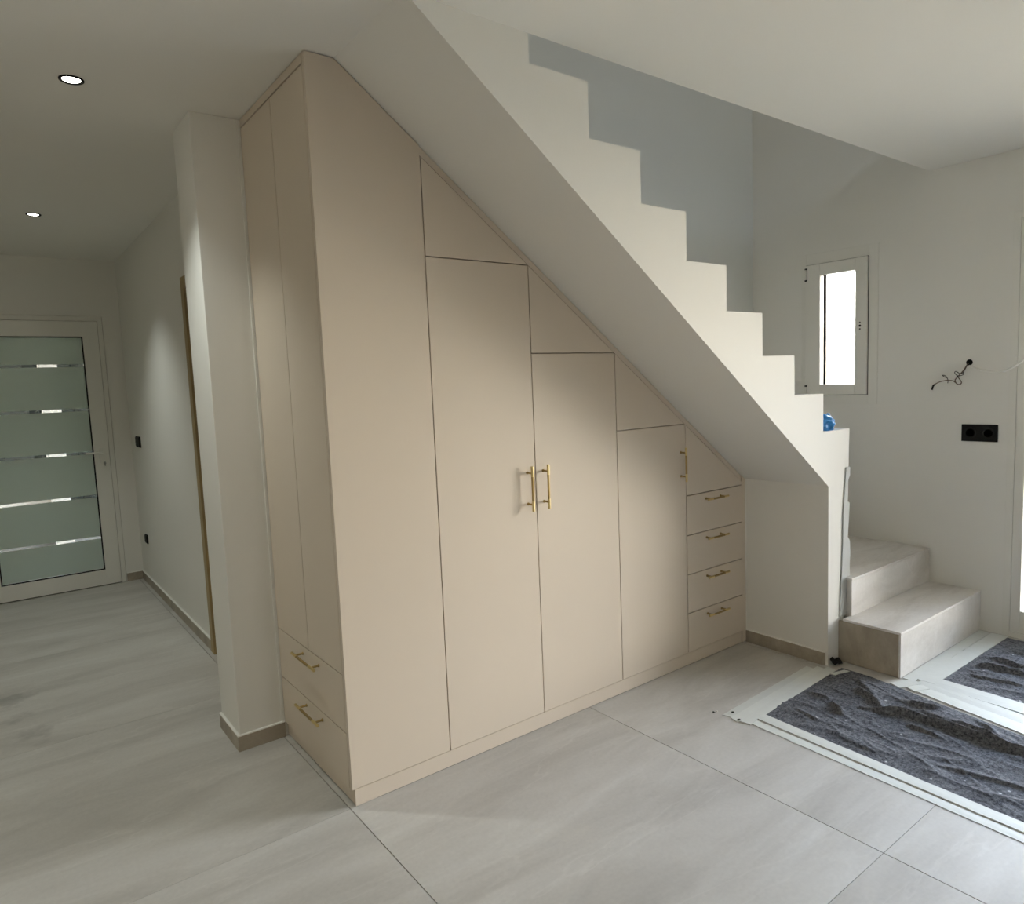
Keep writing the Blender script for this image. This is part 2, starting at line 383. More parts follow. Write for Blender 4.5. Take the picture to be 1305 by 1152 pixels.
def skirting(name, label, boxes, caulks):
    m = MB()
    for b in boxes: m.box(*b)
    o = struct(m.build(name, 'skirting_tile', bevel=0.0008), label, 'baseboard')
    c = MB()
    for b in caulks: c.box(*b)
    c.build('caulk_line', 'caulk', o)
    return o
BH = 0.066
skirting('baseboard_pillar', 'taupe tile skirting around the foot of the white pillar',
         [(-PA - 0.010, 0.0, YC - 0.010, YC, 0, BH), (-PA - 0.010, -PA, YC, YC2, 0, BH)],
         [(-PA - 0.011, 0.0, YC - 0.011, YC, BH, BH + 0.005), (-PA - 0.011, -PA, YC, YC2, BH, BH + 0.005)])
skirting('baseboard_hall_right', 'taupe tile skirting along the hallway side wall',
         [(XH - 0.010, XH, 2.004, YD, 0, BH)], [(XH - 0.011, XH, 2.004, YD, BH, BH + 0.006)])
skirting('baseboard_hall_end', 'short taupe tile skirting beside the front door',
         [(-0.095, XH - 0.011, YD - 0.010, YD, 0, BH)], [(-0.095, XH - 0.011, YD - 0.011, YD, BH, BH + 0.004)])
skirting('baseboard_stairs', 'taupe tile skirting on the wall under the stair end',
         [(XE - 0.010, XE, -WS + 0.012, -0.002, 0, 0.068)], [(XE - 0.011, XE, -WS + 0.012, -0.002, 0.068, 0.072)])

# outside: paving, porch
g = MB(); g.box(-30, XL - 0.2, -30, 30, -0.25, -0.05).box(XW + 0.3, 30, -30, 30, -0.25, -0.05).box(XL - 0.2, XW + 0.3, -30, YF - 0.2, -0.25, -0.05).box(XL - 0.2, XW + 0.3, YD + 0.25, 30, -0.25, -0.05)
struct(g.build('ground', 'paving'), 'pale paving outside the house', 'ground')
struct(MB().box(-3.0, 2.0, YD + 0.25, 7.9, H, H + 0.15).build('ceiling_porch_shade', 'roof_slab'), 'unseen roof added to keep the porch outside the front door dark', 'porch roof')  # unseen roof, added to keep sky light off the porch
struct(MB().box(-4.0, -0.36, 5.30, 5.42, -0.05, 0.90).build('wall_porch', 'porch_paint', bevel=0.004), 'low pale porch wall beyond the front door glass', 'wall')
struct(MB().box(-0.50, -0.36, 5.14, 5.28, -0.05, H).build('wall_porch_post', 'porch_paint', bevel=0.004), 'pale porch post seen through the clear glass stripes', 'post')
struct(MB().box(-4.0, 1.5, 5.27, 5.2995, -0.05, 0.42).build('trim_porch', 'porch_plinth'), 'dark plinth of the low porch wall', 'plinth')
hm = MB()
for k in range(26):
    x = -5.0 + k * 0.32; hm.lathe([(0.02, 0), (0.34, 0.3), (0.38, 1.2), (0.33, 2.1), (0.22, 2.4), (0.02, 2.55)], (x, 7.0 + 0.12 * math.sin(k * 2.3), -0.05), seg=9)
hd = hm.build('hedge', 'hedge'); tag(hd, 'dark hedge outside beyond the porch wall', 'hedge', kind='stuff')

# ------------------------------------------------------------------ staircase
st = thing('staircase', (XE, -WS, 0), 'white plastered staircase with stepped side and two tiled bottom steps', 'staircase')
def zig(dz_off, xend):
    pts = []
    for i in range(0, 9):
        x = X0 - i * DX; z = Z8 + i * DZ + dz_off
        if z > UP: z = UP
        pts += [(x if i else xend, z), (x - DX, z)]
    return pts
top = zig(0, X0)
cheek = [(XE, 0), (2.500, 0), (2.545, 0.23), (2.578, 0.98)] + top + [(X0 - 9 * DX, UP), (XS, UP), (XS, H), (XE, S(XE))]
MB().prism(cheek, -WS, -WS + 0.10, 'y').build('stepped_stringer', 'plaster', st)
top2 = zig(-0.022, X0)
body = [(XE, 0), (2.500, 0), (X0, 0.23)] + top2 + [(X0 - 9 * DX, UP), (XS, UP), (XS, H), (XE, S(XE))]
MB().prism(body, -WS + 0.10, YB - 0.002, 'y').build('flight', 'plaster', st)
# tiled bottom steps: core > tread, riser, side panel
R1, R2, Y1, Y2, XL1, XL2 = 0.230, 0.4306, -0.784, -0.5135, 2.483, 2.545
s1 = MB().box(XL1 + 0.011, XW - 0.002, Y1 + 0.011, Y2 + 0.02, 0.0, R1 - 0.013).build('step', 'step_tile', st)
MB().box(XL1, XW - 0.002, Y1, Y2 + 0.015, R1 - 0.012, R1).build('tread', 'step_tile', s1, bevel=0.001)
MB().box(XL1 + 0.0012, XW - 0.002, Y1 + 0.0012, Y1 + 0.011, 0.003, R1 - 0.0135).build('riser', 'step_tile', s1, bevel=0.0006)
sp = MB().box(XL1 + 0.0012, XL1 + 0.011, Y1 + 0.0115, -WS - 0.001, 0.003, R1 - 0.0135).build('side_panel', 'skirting_tile', s1, bevel=0.0006)
s2 = MB().box(XL2 + 0.011, XW - 0.002, Y2 + 0.011, YB - 0.002, R1 - 0.013, R2 - 0.013).build('step', 'step_tile', st)
PV = (2.592, -0.468)
def fan(a0):
    """part of the quarter turn beyond angle a0 (degrees)"""
    pts = [PV]; a = math.radians(a0); dx, dy = XW - 0.002 - PV[0], YB - 0.002 - PV[1]
    if math.tan(a) * dx < dy: pts += [(XW - 0.002, PV[1] + math.tan(a) * dx), (XW - 0.002, YB - 0.002)]
    else: pts += [(PV[0] + dy / math.tan(a), YB - 0.002)]
    return pts + [(PV[0], YB - 0.002)]
MB().box(XL2, XW - 0.002, Y2, YB - 0.002, R2 - 0.012, R2).build('tread', 'step_tile', s2, bevel=0.001)
MB().box(XL2 + 0.0012, XW - 0.002, Y2 + 0.0012, Y2 + 0.011, R1 + 0.001, R2 - 0.0135).build('riser', 'step_tile', s2, bevel=0.0006)
z = R2
for a0 in (34, 54, 72):
    wd = MB().prism(fan(a0), z, z + DZ - 0.012, 'z').build('winder_step', 'step_tile', st)
    MB().prism(fan(a0 - 0.6), z + DZ - 0.012, z + DZ, 'z').build('tread', 'step_tile', wd)
    z += DZ
# torn plaster edge strip on the end of the stringer
sp_ = [(2.546, 1.003), (2.584, 1.004), (2.583, 0.96), (2.566, 0.94), (2.561, 0.827), (2.581, 0.818), (2.576, 0.74), (2.563, 0.643), (2.585, 0.62), (2.592, 0.55), (2.584, 0.50), (2.590, 0.415),
       (2.569, 0.232), (2.492, 0.232), (2.497, 0.34), (2.515, 0.60), (2.518, 0.764)]
MB().prism(sp_, -0.481, -WS - 0.0005, 'y').build('torn_plaster_edge', 'plaster_grey', st, bevel=0.002)
# broken corner at the foot: dark crumbled hole
bm_ = MB(); rr = random.Random(3)
for k in range(9):
    c = Vector((XE + 0.012 + rr.random() * 0.05, -WS - 0.008 - rr.random() * 0.03, 0.010 + rr.random() * 0.022)); r = 0.010 + rr.random() * 0.012
    vs = [c + Vector((rr.uniform(-1, 1), rr.uniform(-1, 1), rr.uniform(-1, 1))).normalized() * r * rr.uniform(0.7, 1.2) for _ in range(4)]
    ang = [0, 1.6, 3.1, 4.7]
    vs = [c + Vector((math.cos(a) * r, math.sin(a) * r, rr.uniform(-0.4, 0.4) * r)) for a in ang] + [c + Vector((0, 0, r)), c - Vector((0, 0, r * 0.8))]
    bm_.add(vs, [(0, 1, 4), (1, 2, 4), (2, 3, 4), (3, 0, 4), (1, 0, 5), (2, 1, 5), (3, 2, 5), (0, 3, 5)])
bm_.build('broken_plaster', 'dirt', st)

# ------------------------------------------------------------------ fitted wardrobe
wr = thing('fitted_wardrobe', (0, 0, 0), 'greige fitted wardrobe with sloping top built in under the stairs', 'wardrobe')
TH = 0.019; g_ = 0.0020; ZB = 0.070
X1, X2, X3, X4, X5 = 0.416, 0.899, 1.3875, 1.876, 2.347
carc = [(0.021, 0.07), (2.3815, 0.07), (2.3815, S(2.3815) - 0.002), (XS, H - 0.002), (0.021, H - 0.002)]
MB().prism(carc, 0.021, 0.655, 'y').build('carcass', 'laminate_gap_shade', wr)
pl = MB().box(0.014, 2.3460, 0.0065, 0.0205, 0.002, ZB - 0.005)
pl.build('plinth', 'laminate', wr)
MB().box(0.014, 0.0205, 0.0210, 0.700, 0.007, ZB - 0.005).build('plinth', 'laminate', wr)

def handle(parent, c, axis, nrm, L_):
    """bar handle: plain bright ends, darker knurled middle, two posts"""
    c = Vector(c); a = Vector(axis); n_ = Vector(nrm); m = MB(); so = 0.034
    p = lambda t, s: c + a * t + n_ * s
    h = L_ / 2; k = L_ * 0.27
    m.tube([p(-h, so), p(-h + 0.001, so), p(-k, so)], [0.0050, 0.0060, 0.0060], 12)
    m.tube([p(k, so), p(h - 0.001, so), p(h, so)], [0.0060, 0.0060, 0.0050], 12)
    m.tube([p(-k, so), p(k, so)], 0.0052, 12, mi=1)
    for s in (-1, 1):
        m.tube([p(s * L_ * 0.35, 0.0), p(s * L_ * 0.35, 0.003), p(s * L_ * 0.35, 0.006), p(s * L_ * 0.35, so)], [0.0065, 0.0060, 0.0040, 0.0040], 10, mi=1)
    return m.build('handle', ['brass', 'brass_dark'], parent, smooth=True)
def front(name, poly, bevel=0.0010):
    return MB().prism(poly, 0.0, TH, 'y').build(name, 'laminate', wr, bevel=bevel)
# tall end panel
front('end_panel', [(0, ZB), (X1 - g_, ZB), (X1 - g_, S(X1) - 0.003), (XS - 0.002, H - 0.003), (0, H - 0.003)])
OFF = 0.040
for xa, xb, z in ((X1, X2, 1.977), (X2, X3, 1.619), (X3, X4, 1.261), (X4, X5, 0.894)):
    xt = XS + (H - OFF - (z + g_)) / SL        # where the slope meets the panel foot
    pts = [(xa + g_, z + g_), (min(xb - g_, xt), z + g_)]
    if xt > xb - g_: pts.append((xb - g_, S(xb - g_) - OFF))
    pts.append((xa + g_, S(xa + g_) - OFF))
    front('sloping_panel', pts)
for xa, xb, z, hx in ((X1, X2, 1.977, 0.854), (X2, X3, 1.619, 0.940), (X3, X4, 1.261, 1.839)):
    d = front('door', [(xa + g_, ZB), (xb - g_, ZB), (xb - g_, z - g_), (xa + g_, z - g_)])
    handle(d, (hx, 0, 1.060), (0, 0, 1), (0, -1, 0), 0.188 if hx < 1.5 else 0.172)
zz = [ZB - g_, 0.277, 0.482, 0.688, 0.894]
for k in range(4):
    d = front('drawer', [(X4 + g_, zz[k] + g_), (X5 - g_, zz[k] + g_), (X5 - g_, zz[k + 1] - g_), (X4 + g_, zz[k + 1] - g_)])
    handle(d, (2.096, 0, zz[k + 1] - 0.034), (1, 0, 0), (0, -1, 0), 0.172)
MB().prism([(X1 + g_, S(X1 + g_) - OFF + 0.007), (X5, S(X5) - OFF + 0.007), (X5, S(X5) - 0.003), (X1 + g_, S(X1 + g_) - 0.003)], 0.007, 0.0195, 'y').build('filler_strip', 'laminate', wr)
MB().prism([(X5 + g_, 0.002), (2.380, 0.002), (2.380, S(2.380) - 0.003), (X5 + g_, S(X5 + g_) - 0.003)], 0.003, 0.0195, 'y').build('filler_strip', 'laminate', wr)
# left flank: two tall doors, two drawers, top strip
def flank(name, y0, y1, z0, z1):
    return MB().box(0.0, TH, y0 + g_, y1 - g_, z0 + g_, z1 - g_).build(name, 'laminate', wr, bevel=0.0010)
ZE1, ZE2 = 0.494, 0.277
flank('flank_door', TH + 0.001, 0.340, ZE1, H - 0.036)
flank('flank_door', 0.340, 0.697, ZE1, H - 0.036)
for z0, z1, hz in ((ZE2, ZE1, 0.462), (ZB - g_, ZE2, 0.246)):
    d = flank('drawer', TH + 0.001, 0.697, z0, z1)
    handle(d, (0, 0.323, hz), (0, 1, 0), (-1, 0, 0), 0.235)
MB().box(0.0, TH, TH + 0.002, 0.697, H - 0.032, H - 0.003).build('filler_strip', 'laminate', wr)
MB().box(-0.011, 0.002, 0.6985, 0.7038, 0.0, H - 0.004).build('caulk_seam', 'caulk', wr)
MB().box(2.3800, 2.3828, -0.003, 0.003, 0.01, S(XE) - 0.01).build('caulk_seam', 'caulk', wr)

# ------------------------------------------------------------------ front door at the end of the hallway
d1 = sempty('door_1', (-0.62, YD, 0), 'white front door with frosted glass and clear horizontal stripes', 'door')
def ring(m, axis, a0, a1, u0, u1, z0, z1, wl, wr_, wb, wt):
    B = (lambda ua, ub, za, zb: m.box(a0, a1, ua, ub, za, zb)) if axis == 'x' else (lambda ua, ub, za, zb: m.box(ua, ub, a0, a1, za, zb))
    B(u0, u0 + wl, z0, z1); B(u1 - wr_, u1, z0, z1)
    if wb: B(u0 + wl, u1 - wr_, z0, z0 + wb)
    B(u0 + wl, u1 - wr_, z1 - wt, z1)
    return m
ring(MB(), 'y', YD - 0.010, YD + 0.06, -1.14, -0.103, 0, 2.158, 0.034, 0.034, 0.0, 0.036).build('door_frame', 'pvc', d1, bevel=0.001)
GX0, GX1, GZ0, GZ1 = -0.932, -0.247, 0.132, 2.000
lf = ring(MB(), 'y', YD - 0.022, YD + 0.04, -1.103, -0.140, 0.008, 2.119, -1.103 * -1 + GX0, -0.140 - GX1, GZ0 - 0.008, 2.119 - GZ1).build('door_leaf', 'pvc', d1, bevel=0.0015)
ring(MB(), 'y', YD - 0.0215, YD - 0.012, GX0, GX1, GZ0, GZ1, 0.009, 0.009, 0.009, 0.009).build('gasket', 'gasket', lf)
stripes = [0.398, 0.736, 1.085, 1.429, 1.776]; sh = 0.011
zs = [GZ0 + 0.009] + [q for s in stripes for q in (s - sh, s + sh)] + [GZ1 - 0.009]
for k in range(0, len(zs), 2):
    MB().box(GX0 + 0.009, GX1 - 0.009, YD - 0.008, YD - 0.002, zs[k], zs[k + 1]).build('frosted_pane', 'frosted_glass', lf)
for s in stripes:
    cs = MB().box(GX0 + 0.009, GX1 - 0.009, YD - 0.007, YD - 0.003, s - sh, s + sh).build('clear_stripe', 'stripe_glass', lf)
lv = MB(); c = Vector((-0.193, YD - 0.022, 1.082))
lv.prism([(c.x + 0.018 * math.cos(a), c.z - 0.045 + (0.085 if math.sin(a) > 0 else -0.045) * 1.0 * abs(math.sin(a)) ** 0.6) for a in [k * math.pi / 12 for k in range(24)]], c.y - 0.009, c.y, 'y')
lv.tube([c, c + Vector((0, -0.05, 0)), c + Vector((-0.012, -0.055, 0)), c + Vector((-0.115, -0.055, 0.002))], [0.009, 0.009, 0.009, 0.007], 10)
lv.build('lever_handle', 'pvc', lf, smooth=True)
ky = MB(); ky.lathe([(0.009, -0.014), (0.009, 0.0)], (-0.180, YD - 0.030, 0.995), 12, 'y'); ky.box(-0.183, -0.177, YD - 0.066, YD - 0.042, 0.975, 1.008)
ky.build('key', 'steel', lf)
MB().box(-1.10, -0.14, YD + 0.01, YD + 0.05, 0.0, 0.010).build('threshold', 'gasket', d1)

# wooden side door in the hallway, seen almost edge-on
d2 = sempty('door_2', (XH, 1.53, 0), 'brown wooden door casing on the hallway side wall', 'door')
ring(MB(), 'x', XH - 0.013, XH + 0.06, 1.06, 2.003, 0, 2.160, 0.065, 0.065, 0, 0.065).build('casing', 'wood', d2, bevel=0.002)
dl = MB().box(XH + 0.012, XH + 0.05, 1.127, 1.936, 0.006, 2.090).build('door_leaf', 'wood', d2, bevel=0.002)
MB().tube([(XH + 0.012, 1.20, 1.02), (XH - 0.035, 1.20, 1.02), (XH - 0.04, 1.215, 1.02), (XH - 0.04, 1.31, 1.02)], 0.008, 10).build('lever_handle', 'steel', dl, smooth=True)

# ------------------------------------------------------------------ small window over the turn of the stairs
w1 = sempty('window_1', (XW, 0.05, WIN[2]), 'small white tilt window glowing with daylight above the stairs', 'window')
ring(MB(), 'x', XW - 0.004, XW + 0.07, WIN[0], WIN[1], WIN[2], WIN[3], 0.057, 0.034, 0.06, 0.07).build('window_frame', 'pvc', w1, bevel=0.001)
SA = (-0.140, 0.262, 1.342, 2.184); GA = (-0.066, 0.164, 1.410, 2.110)
sa = ring(MB(), 'x', XW - 0.020, XW + 0.055, *SA, GA[0] - SA[0], SA[1] - GA[1], GA[2] - SA[2], SA[3] - GA[3]).build('sash', 'pvc', w1, bevel=0.002)
ring(MB(), 'x', XW - 0.006, XW + 0.05, SA[0] - 0.003, SA[1] + 0.003, SA[2] - 0.003, SA[3] + 0.003, 0.003, 0.003, 0.003, 0.003).build('gasket', 'gasket', w1)
MB().box(XW + 0.022, XW + 0.030, GA[0], GA[1], GA[2], GA[3]).build('pane', 'glass', sa)
MB().box(XW + 0.008, XW + 0.018, 0.136, 0.152, GA[2], GA[3]).build('spacer_bar', 'gasket', sa)
for z in (1.365, 2.125):
    MB().box(XW - 0.0225, XW - 0.020, 0.248, 0.2655, z - 0.042, z + 0.042).build('hinge_gap_shade', 'gasket', sa)  # dark backing plate standing in for the shaded gap around the hinge
    hg = MB(); hg.box(XW - 0.027, XW - 0.0225, 0.2505, 0.2625, z - 0.032, z + 0.032); hg.tube([(XW - 0.027, 0.2565, z - 0.032), (XW - 0.027, 0.2565, z + 0.032)], 0.0055, 10)
    hg.build('hinge', 'pvc', sa)
for dz_, r in ((0.020, 0.0045), (0.0, 0.007), (-0.020, 0.0045)):
    MB().lathe([(r, -0.0006), (r, 0.001)], (XW - 0.0205, -0.098, 1.767 + dz_), 14, 'x').build('screw_hole', 'black_plastic', sa)

# glazed double door towards the garden, only its edge shows
d3 = sempty('door_3', (XW, -1.745, 0), 'white glazed garden door at the right edge of the picture', 'door')
ring(MB(), 'x', XW - 0.002, XW + 0.09, FRD[0], FRD[1], 0.0, FRD[3], 0.035, 0.035, 0.03, 0.035).build('door_frame', 'pvc', d3, bevel=0.001)
for (a, b) in ((-2.565, -0.925),):
    le = ring(MB(), 'x', XW + 0.004, XW + 0.075, a, b, 0.030, 2.250, 0.045, 0.045, 0.121, 0.072).build('door_leaf', 'pvc', d3, bevel=0.002)
    MB().box(XW + 0.035, XW + 0.045, a + 0.045, b - 0.045, 0.151, 2.178).build('pane', 'glass', le)
for nm, lb, ya, W_ in (('window_2', 'window on the upper floor facing the stairwell', -2.9, UPW), ('window_fill', 'small unseen window added behind the viewer for fill light', YF - 0.2, FW)):
    w2 = sempty(nm, ((W_[0] + W_[1]) / 2, ya + 0.2, W_[2]), lb, 'window')
    ring(MB(), 'y', ya + 0.06, ya + 0.13, *W_, 0.05, 0.05, 0.05, 0.05).build('window_frame', 'pvc', w2)
    MB().box(W_[0] + 0.05, W_[1] - 0.05, ya + 0.09, ya + 0.10, W_[2] + 0.05, W_[3] - 0.05).build('pane', 'glass', w2)

# ------------------------------------------------------------------ downlights
def downlight(x, y, label):
    t = thing('downlight', (x, y, H), label, 'ceiling light', 'recessed ceiling downlights')
    b = MB(); b.lathe([(0.0385, 0.0), (0.0385, -0.004), (0.034, -0.006), (0.0285, -0.002), (0.0285, 0.0)], (x, y, H), 36)
    # open ring: drop the end caps so the lamp shows
    b.f = b.f[:-2]; b.mi = b.mi[:-2]
    b.build('bezel', 'black_plastic', t, smooth=True)
    MB().lathe([(0.0280, 0.0), (0.0275, -0.0022), (0.020, -0.0042), (0.008, -0.0052)], (x, y, H), 32).build('lamp', 'lamp_glow', t, smooth=True)
    l = bpy.data.lights.new('lamp_light', 'SPOT'); l.energy = SPOT_WATT; l.color = (0.94, 1.0, 0.95); l.spot_size = math.radians(100); l.spot_blend = 1.0
    l.shadow_soft_size = 0.025
    lo = bpy.data.objects.new('lamp_light', l); COL.objects.link(lo); lo.parent = t; lo.location = (0, 0, -0.035)
downlight(-0.583, 0.622, 'larger looking recessed downlight with dark rim, nearest the pillar')
downlight(-0.583, 2.760, 'smaller looking recessed downlight with dark rim, further down the hallway')

# ------------------------------------------------------------------ switches, socket, wires
def socket(name, label, cat, axis_x, y0, y1, z0, z1, n):
    t = thing(name, (axis_x, (y0 + y1) / 2, z0), label, cat)
    MB().box(axis_x - 0.010, axis_x, y0, y1, z0, z1).build('plate', 'black_plastic', t, bevel=0.002)
    wd = (y1 - y0) / n
    for k in range(n):
        yc = y0 + (k + 0.5) * wd
        if name == 'wall_socket':
            MB().lathe([(0.030, 0.0), (0.030, -0.0025), (0.024, -0.0025), (0.022, 0.0005)], (axis_x - 0.010, yc, (z0 + z1) / 2), 24, 'x').build('socket_insert', 'gasket', t, smooth=True)
        else:
            MB().box(axis_x - 0.014, axis_x - 0.010, yc - wd * 0.4, yc + wd * 0.4, z0 + 0.008, z1 - 0.008).build('rocker', 'gasket', t, bevel=0.001)
socket('wall_socket', 'black double wall socket plate below the loose wires', 'socket', XW, -0.846, -0.670, 1.073, 1.168, 2)
socket('light_switch', 'black light switch on the hallway wall beside the front door', 'switch', XH, 3.76, 3.93, 1.12, 1.205, 2)
socket('hall_socket', 'small black socket low on the hallway wall', 'socket', XH, 3.83, 3.92, 0.350, 0.420, 1)

def smooth_pts(p, n=6):
    p = [Vector(q) for q in p]; out = []
    for i in range(len(p) - 1):
        a, b, c, d = p[max(i - 1, 0)], p[i], p[i + 1], p[min(i + 2, len(p) - 1)]
        for k in range(n):
            t = k / n
            out.append(0.5 * ((2 * b) + (c - a) * t + (2 * a - 5 * b + 4 * c - d) * t * t + (3 * b - a - 3 * c + d) * t ** 3))
    return out + [p[-1]]
wt = thing('loose_wires', (XW, -0.70, 1.51), 'tangled dark wires hanging from a hole in the right wall', 'wires')
MB().lathe([(0.016, 0.0), (0.017, -0.003), (0.010, -0.010), (0.004, -0.012)], (XW, -0.700, 1.512), 14, 'x').build('wire_outlet', 'black_plastic', wt, smooth=True)
def wire(name, pts, r, m): MB().tube(smooth_pts([(XW - d, y, z) for y, z, d in pts]), r, 8).build(name, m, wt, smooth=True)
wire('wire', [(-0.70, 1.512, 0.0), (-0.695, 1.50, 0.02), (-0.681, 1.469, 0.03), (-0.655, 1.435, 0.035), (-0.640, 1.415, 0.03), (-0.650, 1.395, 0.03), (-0.665, 1.392, 0.03), (-0.670, 1.405, 0.025), (-0.655, 1.432, 0.03)], 0.0026, 'copper_wire')
wire('wire', [(-0.695, 1.50, 0.015), (-0.674, 1.452, 0.03), (-0.645, 1.465, 0.035), (-0.638, 1.455, 0.03), (-0.655, 1.440, 0.03), (-0.675, 1.460, 0.03), (-0.680, 1.445, 0.03), (-0.650, 1.436, 0.04)], 0.0020, 'wire')
wire('wire', [(-0.650, 1.395, 0.03), (-0.630, 1.412, 0.03), (-0.600, 1.416, 0.035), (-0.565, 1.410, 0.03), (-0.540, 1.398, 0.03), (-0.530, 1.388, 0.03)], 0.0026, 'copper_wire')
wire('wire', [(-0.603, 1.400, 0.03), (-0.603, 1.420, 0.03), (-0.592, 1.440, 0.03), (-0.575, 1.446, 0.03), (-0.585, 1.436, 0.03), (-0.600, 1.430, 0.03)], 0.0020, 'wire')
wire('wire_end', [(-0.536, 1.394, 0.03), (-0.527, 1.386, 0.03), (-0.521, 1.364, 0.03)], 0.0050, 'black_plastic')
cb = MB().tube(smooth_pts([(XW - 0.001, -0.700, 1.494), (XW - 0.006, -0.718, 1.484), (XW - 0.02, -0.770, 1.465), (XW - 0.05, -0.854, 1.454), (XW - 0.07, -0.907, 1.465), (XW - 0.09, -0.954, 1.492),
                           (XW - 0.10, -0.984, 1.517), (XW - 0.10, -1.03, 1.57), (XW - 0.07, -1.10, 1.70), (XW - 0.012, -1.16, 1.86)]), 0.0060, 10)
tag(cb.build('white_cable', 'caulk', smooth=True), 'thin white cable curving across the right wall towards the garden door', 'cable')

# ------------------------------------------------------------------ floor protection
def seg_d(p, a, b):
    ax, ay = a; bx_, by = b; dx, dy = bx_ - ax, by - ay
    t = max(0, min(1, ((p[0] - ax) * dx + (p[1] - ay) * dy) / (dx * dx + dy * dy + 1e-9)))
    qx, qy = ax + dx * t, ay + dy * t
    s = (p[0] - qx) * (-dy) + (p[1] - qy) * dx
    return math.hypot(p[0] - qx, p[1] - qy), (1 if s > 0 else -1), t
FOLDS = [([(2.19, -0.71), (2.11, -0.87)], 0.030, 0.020), ([(2.04, -0.82), (2.11, -0.95), (2.11, -1.07), (2.12, -1.22), (2.12, -1.36), (2.14, -1.7)], 0.034, 0.022),
         ([(2.19, -1.01), (2.15, -1.12), (2.15, -1.22), (2.12, -1.30)], 0.026, 0.018), ([(2.24, -0.92), (2.24, -1.0), (2.30, -1.06)], 0.020, 0.018),
         ([(1.99, -0.70), (1.93, -0.78)], 0.022, 0.015), ([(2.03, -0.57), (2.02, -0.68)], 0.014, 0.016), ([(2.38, -1.10), (2.34, -1.22), (2.24, -1.35)], 0.020, 0.018),
         ([(2.36, -1.00), (2.31, -1.15), (2.21, -1.27)], 0.024, 0.018), ([(2.03, -1.01), (2.01, -1.14)], 0.016, 0.015), ([(1.74, -0.86), (1.72, -1.02)], 0.008, 0.014),
         ([(1.83, -0.62), (1.80, -0.75)], 0.008, 0.014), ([(2.30, -0.66), (2.20, -0.80)], 0.010, 0.020), ([(1.80, -1.2), (1.86, -1.45), (1.84, -1.8)], 0.010, 0.02),
         ([(2.88, -0.95), (2.92, -1.02), (2.91, -1.16), (2.95, -1.5)], 0.024, 0.018), ([(3.04, -0.97), (3.01, -1.13), (3.05, -1.4)], 0.020, 0.018), ([(2.75, -1.0), (2.78, -1.2)], 0.012, 0.016), ([(3.2, -0.98), (3.18, -1.3)], 0.012, 0.018)]
def fold_h(x, y):
    h = 0
    for pl_, amp, wd in FOLDS:
        n = len(pl_) - 1; best = 9; bs = 1; bt = 0
        for i in range(n):
            d, s, t = seg_d((x, y), pl_[i], pl_[i + 1])
            if d < best: best, bs, bt = d, s, (i + t) / n
        if best < 0.12:
            wv = wd * (1.1 if bs > 0 else 0.5)
            h += amp * math.exp(-(best / wv) ** 2) * min(1, 4 * bt + 0.35) * min(1, 4 * (1 - bt) + 0.35)
    return h
def blanket(label, left, right, y0, y1, nx, ny):
    """left(t), right(t): x of the two long edges at y"""
    m = MB(); vs = []
    for j in range(ny + 1):
        v = j / ny; y = y0 + (y1 - y0) * v ** 1.5
        for i in range(nx + 1):
            u = i / nx; x = left(y) + (right(y) - left(y)) * u
            e = max(0.0, min(1, u * 9, (1 - u) * 9, v * 9)) ** 1.6
            h = 0.0030 + e * (fold_h(x, y) + 0.0022 * (1 + noise.noise(Vector((x * 14, y * 6, 1.7)))) + 0.0075 * max(0, 0.30 - abs(noise.noise(Vector((x * 9 + y * 2, y * 2.6, 4.1))))) / 0.30 + 0.004 * max(0, 0.2 - abs(noise.noise(Vector((x * 17 - y * 3, y * 6, 9.3))))) / 0.2)
            vs.append((x, y, h))
    W = nx + 1
    fs = [(j * W + i, j * W + i + 1, (j + 1) * W + i + 1, (j + 1) * W + i) for j in range(ny) for i in range(nx)]
    m.add(vs, fs)
    # thin hem down to the floor
    edge = [i for i in range(W)] + [j * W + nx for j in range(1, ny + 1)] + [ny * W + i for i in range(nx - 1, -1, -1)] + [j * W for j in range(ny - 1, 0, -1)]
    b0 = len(m.v); m.v += [(m.v[i][0], m.v[i][1], 0.0004) for i in edge]; n = len(edge)
    for k in range(n): m.f.append([edge[k], edge[(k + 1) % n], b0 + (k + 1) % n, b0 + k]); m.mi.append(0)
    o = m.build('floor_blanket', 'felt', smooth=True, origin=((left(y0) + right(y0)) / 2, (y0 + y1) / 2, 0))
    return tag(o, label, 'blanket', 'felt blankets taped to the floor')
def rb(y):
    if y > -0.68: return 2.405
    if y > -1.35: return 2.405 - 0.125 * (-0.68 - y) / 0.67
    return 2.28
blanket('dark grey wrinkled felt blanket taped to the floor in front of the wardrobe', lambda y: 1.688 - 0.036 * (-0.557 - y) / 0.98 if y < -0.557 else 1.688, rb, -0.535, -3.2, 130, 330)
blanket('dark grey felt blanket on the floor under the garden door, beside the bottom step', lambda y: 2.600, lambda y: 3.425, -0.912, -3.2, 110, 260)

